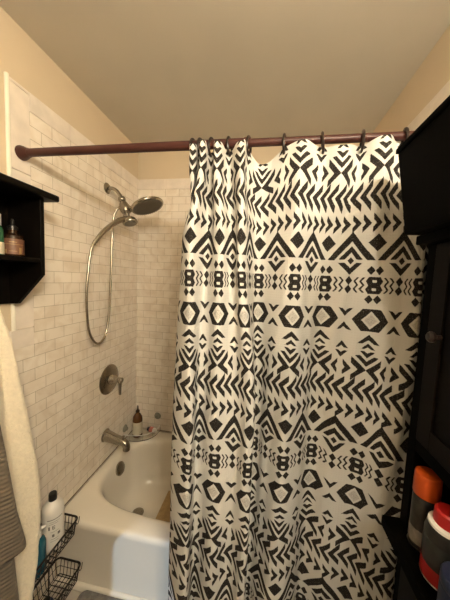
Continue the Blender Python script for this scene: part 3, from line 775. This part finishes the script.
ya, yb, za, zb = CY0 + .032, CY1 - .032, 1.170, 1.627
box(bm, CX - .002, CX + .0029, ya, ya + .045, za, zb); box(bm, CX - .002, CX + .0029, yb - .045, yb, za, zb); box(bm, CX - .002, CX + .0029, ya + .0455, yb - .0455, za, za + .045); box(bm, CX - .002, CX + .0029, ya + .0455, yb - .0455, zb - .045, zb)
obj('door_frame', bm, M['blackdoor'], d, bevel=.001)
bm = nb(); lathe(bm, [(.005, 0), (.005, .010), (.011, .014), (.012, .020), (.008, .025), (0, .026)], (CX - .0025, CY1 - .078, 1.425), (-1, 0, 0), 20); obj('knob', bm, M['ring'], d)
obj('base_shelf', box(nb(), 1.285, WX, CY0 - .01, CY1 + .005, .902, .930), M['black'], t, bevel=.002)
for y in (CY0, CY1 - .018):
    obj('lower_side', box(nb(), CX + .004, WX, y, y + .018, .0005, .9015), M['black'], t, bevel=.0015)
obj('lower_back', box(nb(), WX - .008, WX, CY0 + .0185, CY1 - .0185, .0005, .9015), M['black'], t)
obj('lower_door', box(nb(), CX + .004, CX + .020, CY0 + .0185, CY1 - .0185, .06, .900), M['blackdoor'], t)

# cans on the open shelf
t = bottle('spray_can', 'dark spray can with orange cap on the black cabinet shelf', 'spray can', (1.342, -.353, .9305), [
    ('body', [(.0235, .0), (.0252, .002), (.0252, .0025), (.025, .008), (.025, .116), (.0225, .122), (.021, .1245)], M['can_dark'], {}),
    ('label', [(.0254, .012), (.0254, .046)], M['can_label'], {}),
    ('cap', [(.0250, .1248), (.0258, .126), (.0254, .171), (.0240, .1755), (.020, .177), (0, .177)], M['orange'], {}),
    ('bottom_rim', [(.0258, .0), (.0263, .002), (.0258, .004)], M['silver'], {})])
t2 = bottle('aerosol_can', 'black can with white ring, red cap and red base band on the cabinet shelf', 'spray can', (1.343, -.420, .9305), [
    ('body', [(.0335, 0), (.0360, .002), (.0360, .096), (.0325, .112), (.0318, .114)], M['can_dark'], {}),
    ('base_band', [(.0364, .004), (.0364, .034)], M['red_print'], {}),
    ('label', [(.0364, .044), (.0364, .088)], M['can_grey'], {}),
    ('ring', [(.0320, .1142), (.0315, .119), (.0250, .122)], M['white_plastic'], {}),
    ('cap', [(.0240, .1222), (.0242, .124), (.0230, .146), (.019, .150), (0, .1505)], M['red'], {}),
    ('bottom_rim', [(.0364, .0), (.0370, .0015), (.0364, .003)], M['silver'], {})])
t3 = bottle('jar', 'dark blue jar in front of the red capped can', 'jar', (1.326, -.496, .9305), [
    ('body', [(.031, 0), (.034, .003), (.0345, .060), (.033, .066)], M['navy'], {}),
    ('lid', [(.0335, .0662), (.0345, .068), (.0345, .084), (.032, .087), (0, .0875)], M['navy'], {})])

# bath mat on the floor
bm = nb(); n = 40
def rrect(x0, x1, y0, y1, r):
    out = []
    for cx, cy, a0 in ((x1 - r, y1 - r, 0), (x0 + r, y1 - r, 90), (x0 + r, y0 + r, 180), (x1 - r, y0 + r, 270)):
        for k in range(7):
            a = math.radians(a0 + 15 * k); out.append((cx + r * math.cos(a), cy + r * math.sin(a)))
    return out
prism(bm, rrect(.165, 1.05, -.62, -.0115, .03), 'z', .001, .028)
tag(obj('bath_mat', bm, M['mat_grey'], None, bevel=.005, seg=3), 'grey bath mat on the floor in front of the tub', 'bath mat')

# ------------------------------------------------------------------ lights
# vanity bar on the wall behind the camera
t = thing('vanity_light', 'nickel vanity light bar with three frosted globes on the wall facing the tub', 'lamp', (1.33, YF, 2.06))
obj('wall_plate', box(nb(),  1.13, 1.51, YF + .0005, YF + .03, 2.02, 2.10), M['nickel'], t, bevel=.004)
for x in (1.20, 1.33, 1.46):
    bm = nb(); lathe(bm, [(.024, .0302), (.024, .055), (.018, .060), (.018, .070)], (x, YF, 2.06), (0, 1, 0), 20); obj('socket', bm, M['nickel'], t)
    bm = nb(); bmesh.ops.create_uvsphere(bm, u_segments=24, v_segments=14, radius=.032, matrix=Matrix.Translation((x, YF + .113, 2.06))); obj('globe', bm, M['globe'], t)

# cool daylight reaching in low through the doorway
sp = bpy.data.lights.new('daylight_beam', 'SPOT'); sp.energy = 31; sp.color = (.56, .77, 1.0); sp.spot_size = math.radians(14.0); sp.spot_blend = .10; sp.shadow_soft_size = .006
so = bpy.data.objects.new('daylight_beam', sp); COL.objects.link(so)
so.location = (.224, -2.20, .95); tgt = Vector((.56, 0, .13)); so.rotation_euler = (tgt - so.location).to_track_quat('-Z', 'Y').to_euler()

w = bpy.data.worlds.new('hall'); S.world = w; w.use_nodes = True
w.node_tree.nodes['Background'].inputs[0].default_value = (1.0, .80, .58, 1); w.node_tree.nodes['Background'].inputs[1].default_value = .05

# ------------------------------------------------------------------ camera
cam = bpy.data.cameras.new('camera'); co_ = bpy.data.objects.new('camera', cam); COL.objects.link(co_)
yaw, pitch, roll = .1629, .0805, .0413
f = Vector((-math.sin(yaw) * math.cos(pitch), math.cos(yaw) * math.cos(pitch), -math.sin(pitch)))
r = Vector((math.cos(yaw), math.sin(yaw), 0)); u = r.cross(f)
r2 = r * math.cos(roll) + u * math.sin(roll); u2 = -r * math.sin(roll) + u * math.cos(roll)
mw = Matrix((r2, u2, -f)).transposed().to_4x4(); mw.translation = Vector((.9514, -.951, 1.5273)); co_.matrix_world = mw
cam.sensor_fit = 'HORIZONTAL'; cam.sensor_width = 36; cam.lens = 36 * 244.13 / 450; cam.clip_start = .02
S.camera = co_

S.view_settings.view_transform = 'Standard'; S.view_settings.look = 'None'; S.view_settings.gamma = 1
S.view_settings.exposure = 1.54; S.view_settings.use_curve_mapping = False
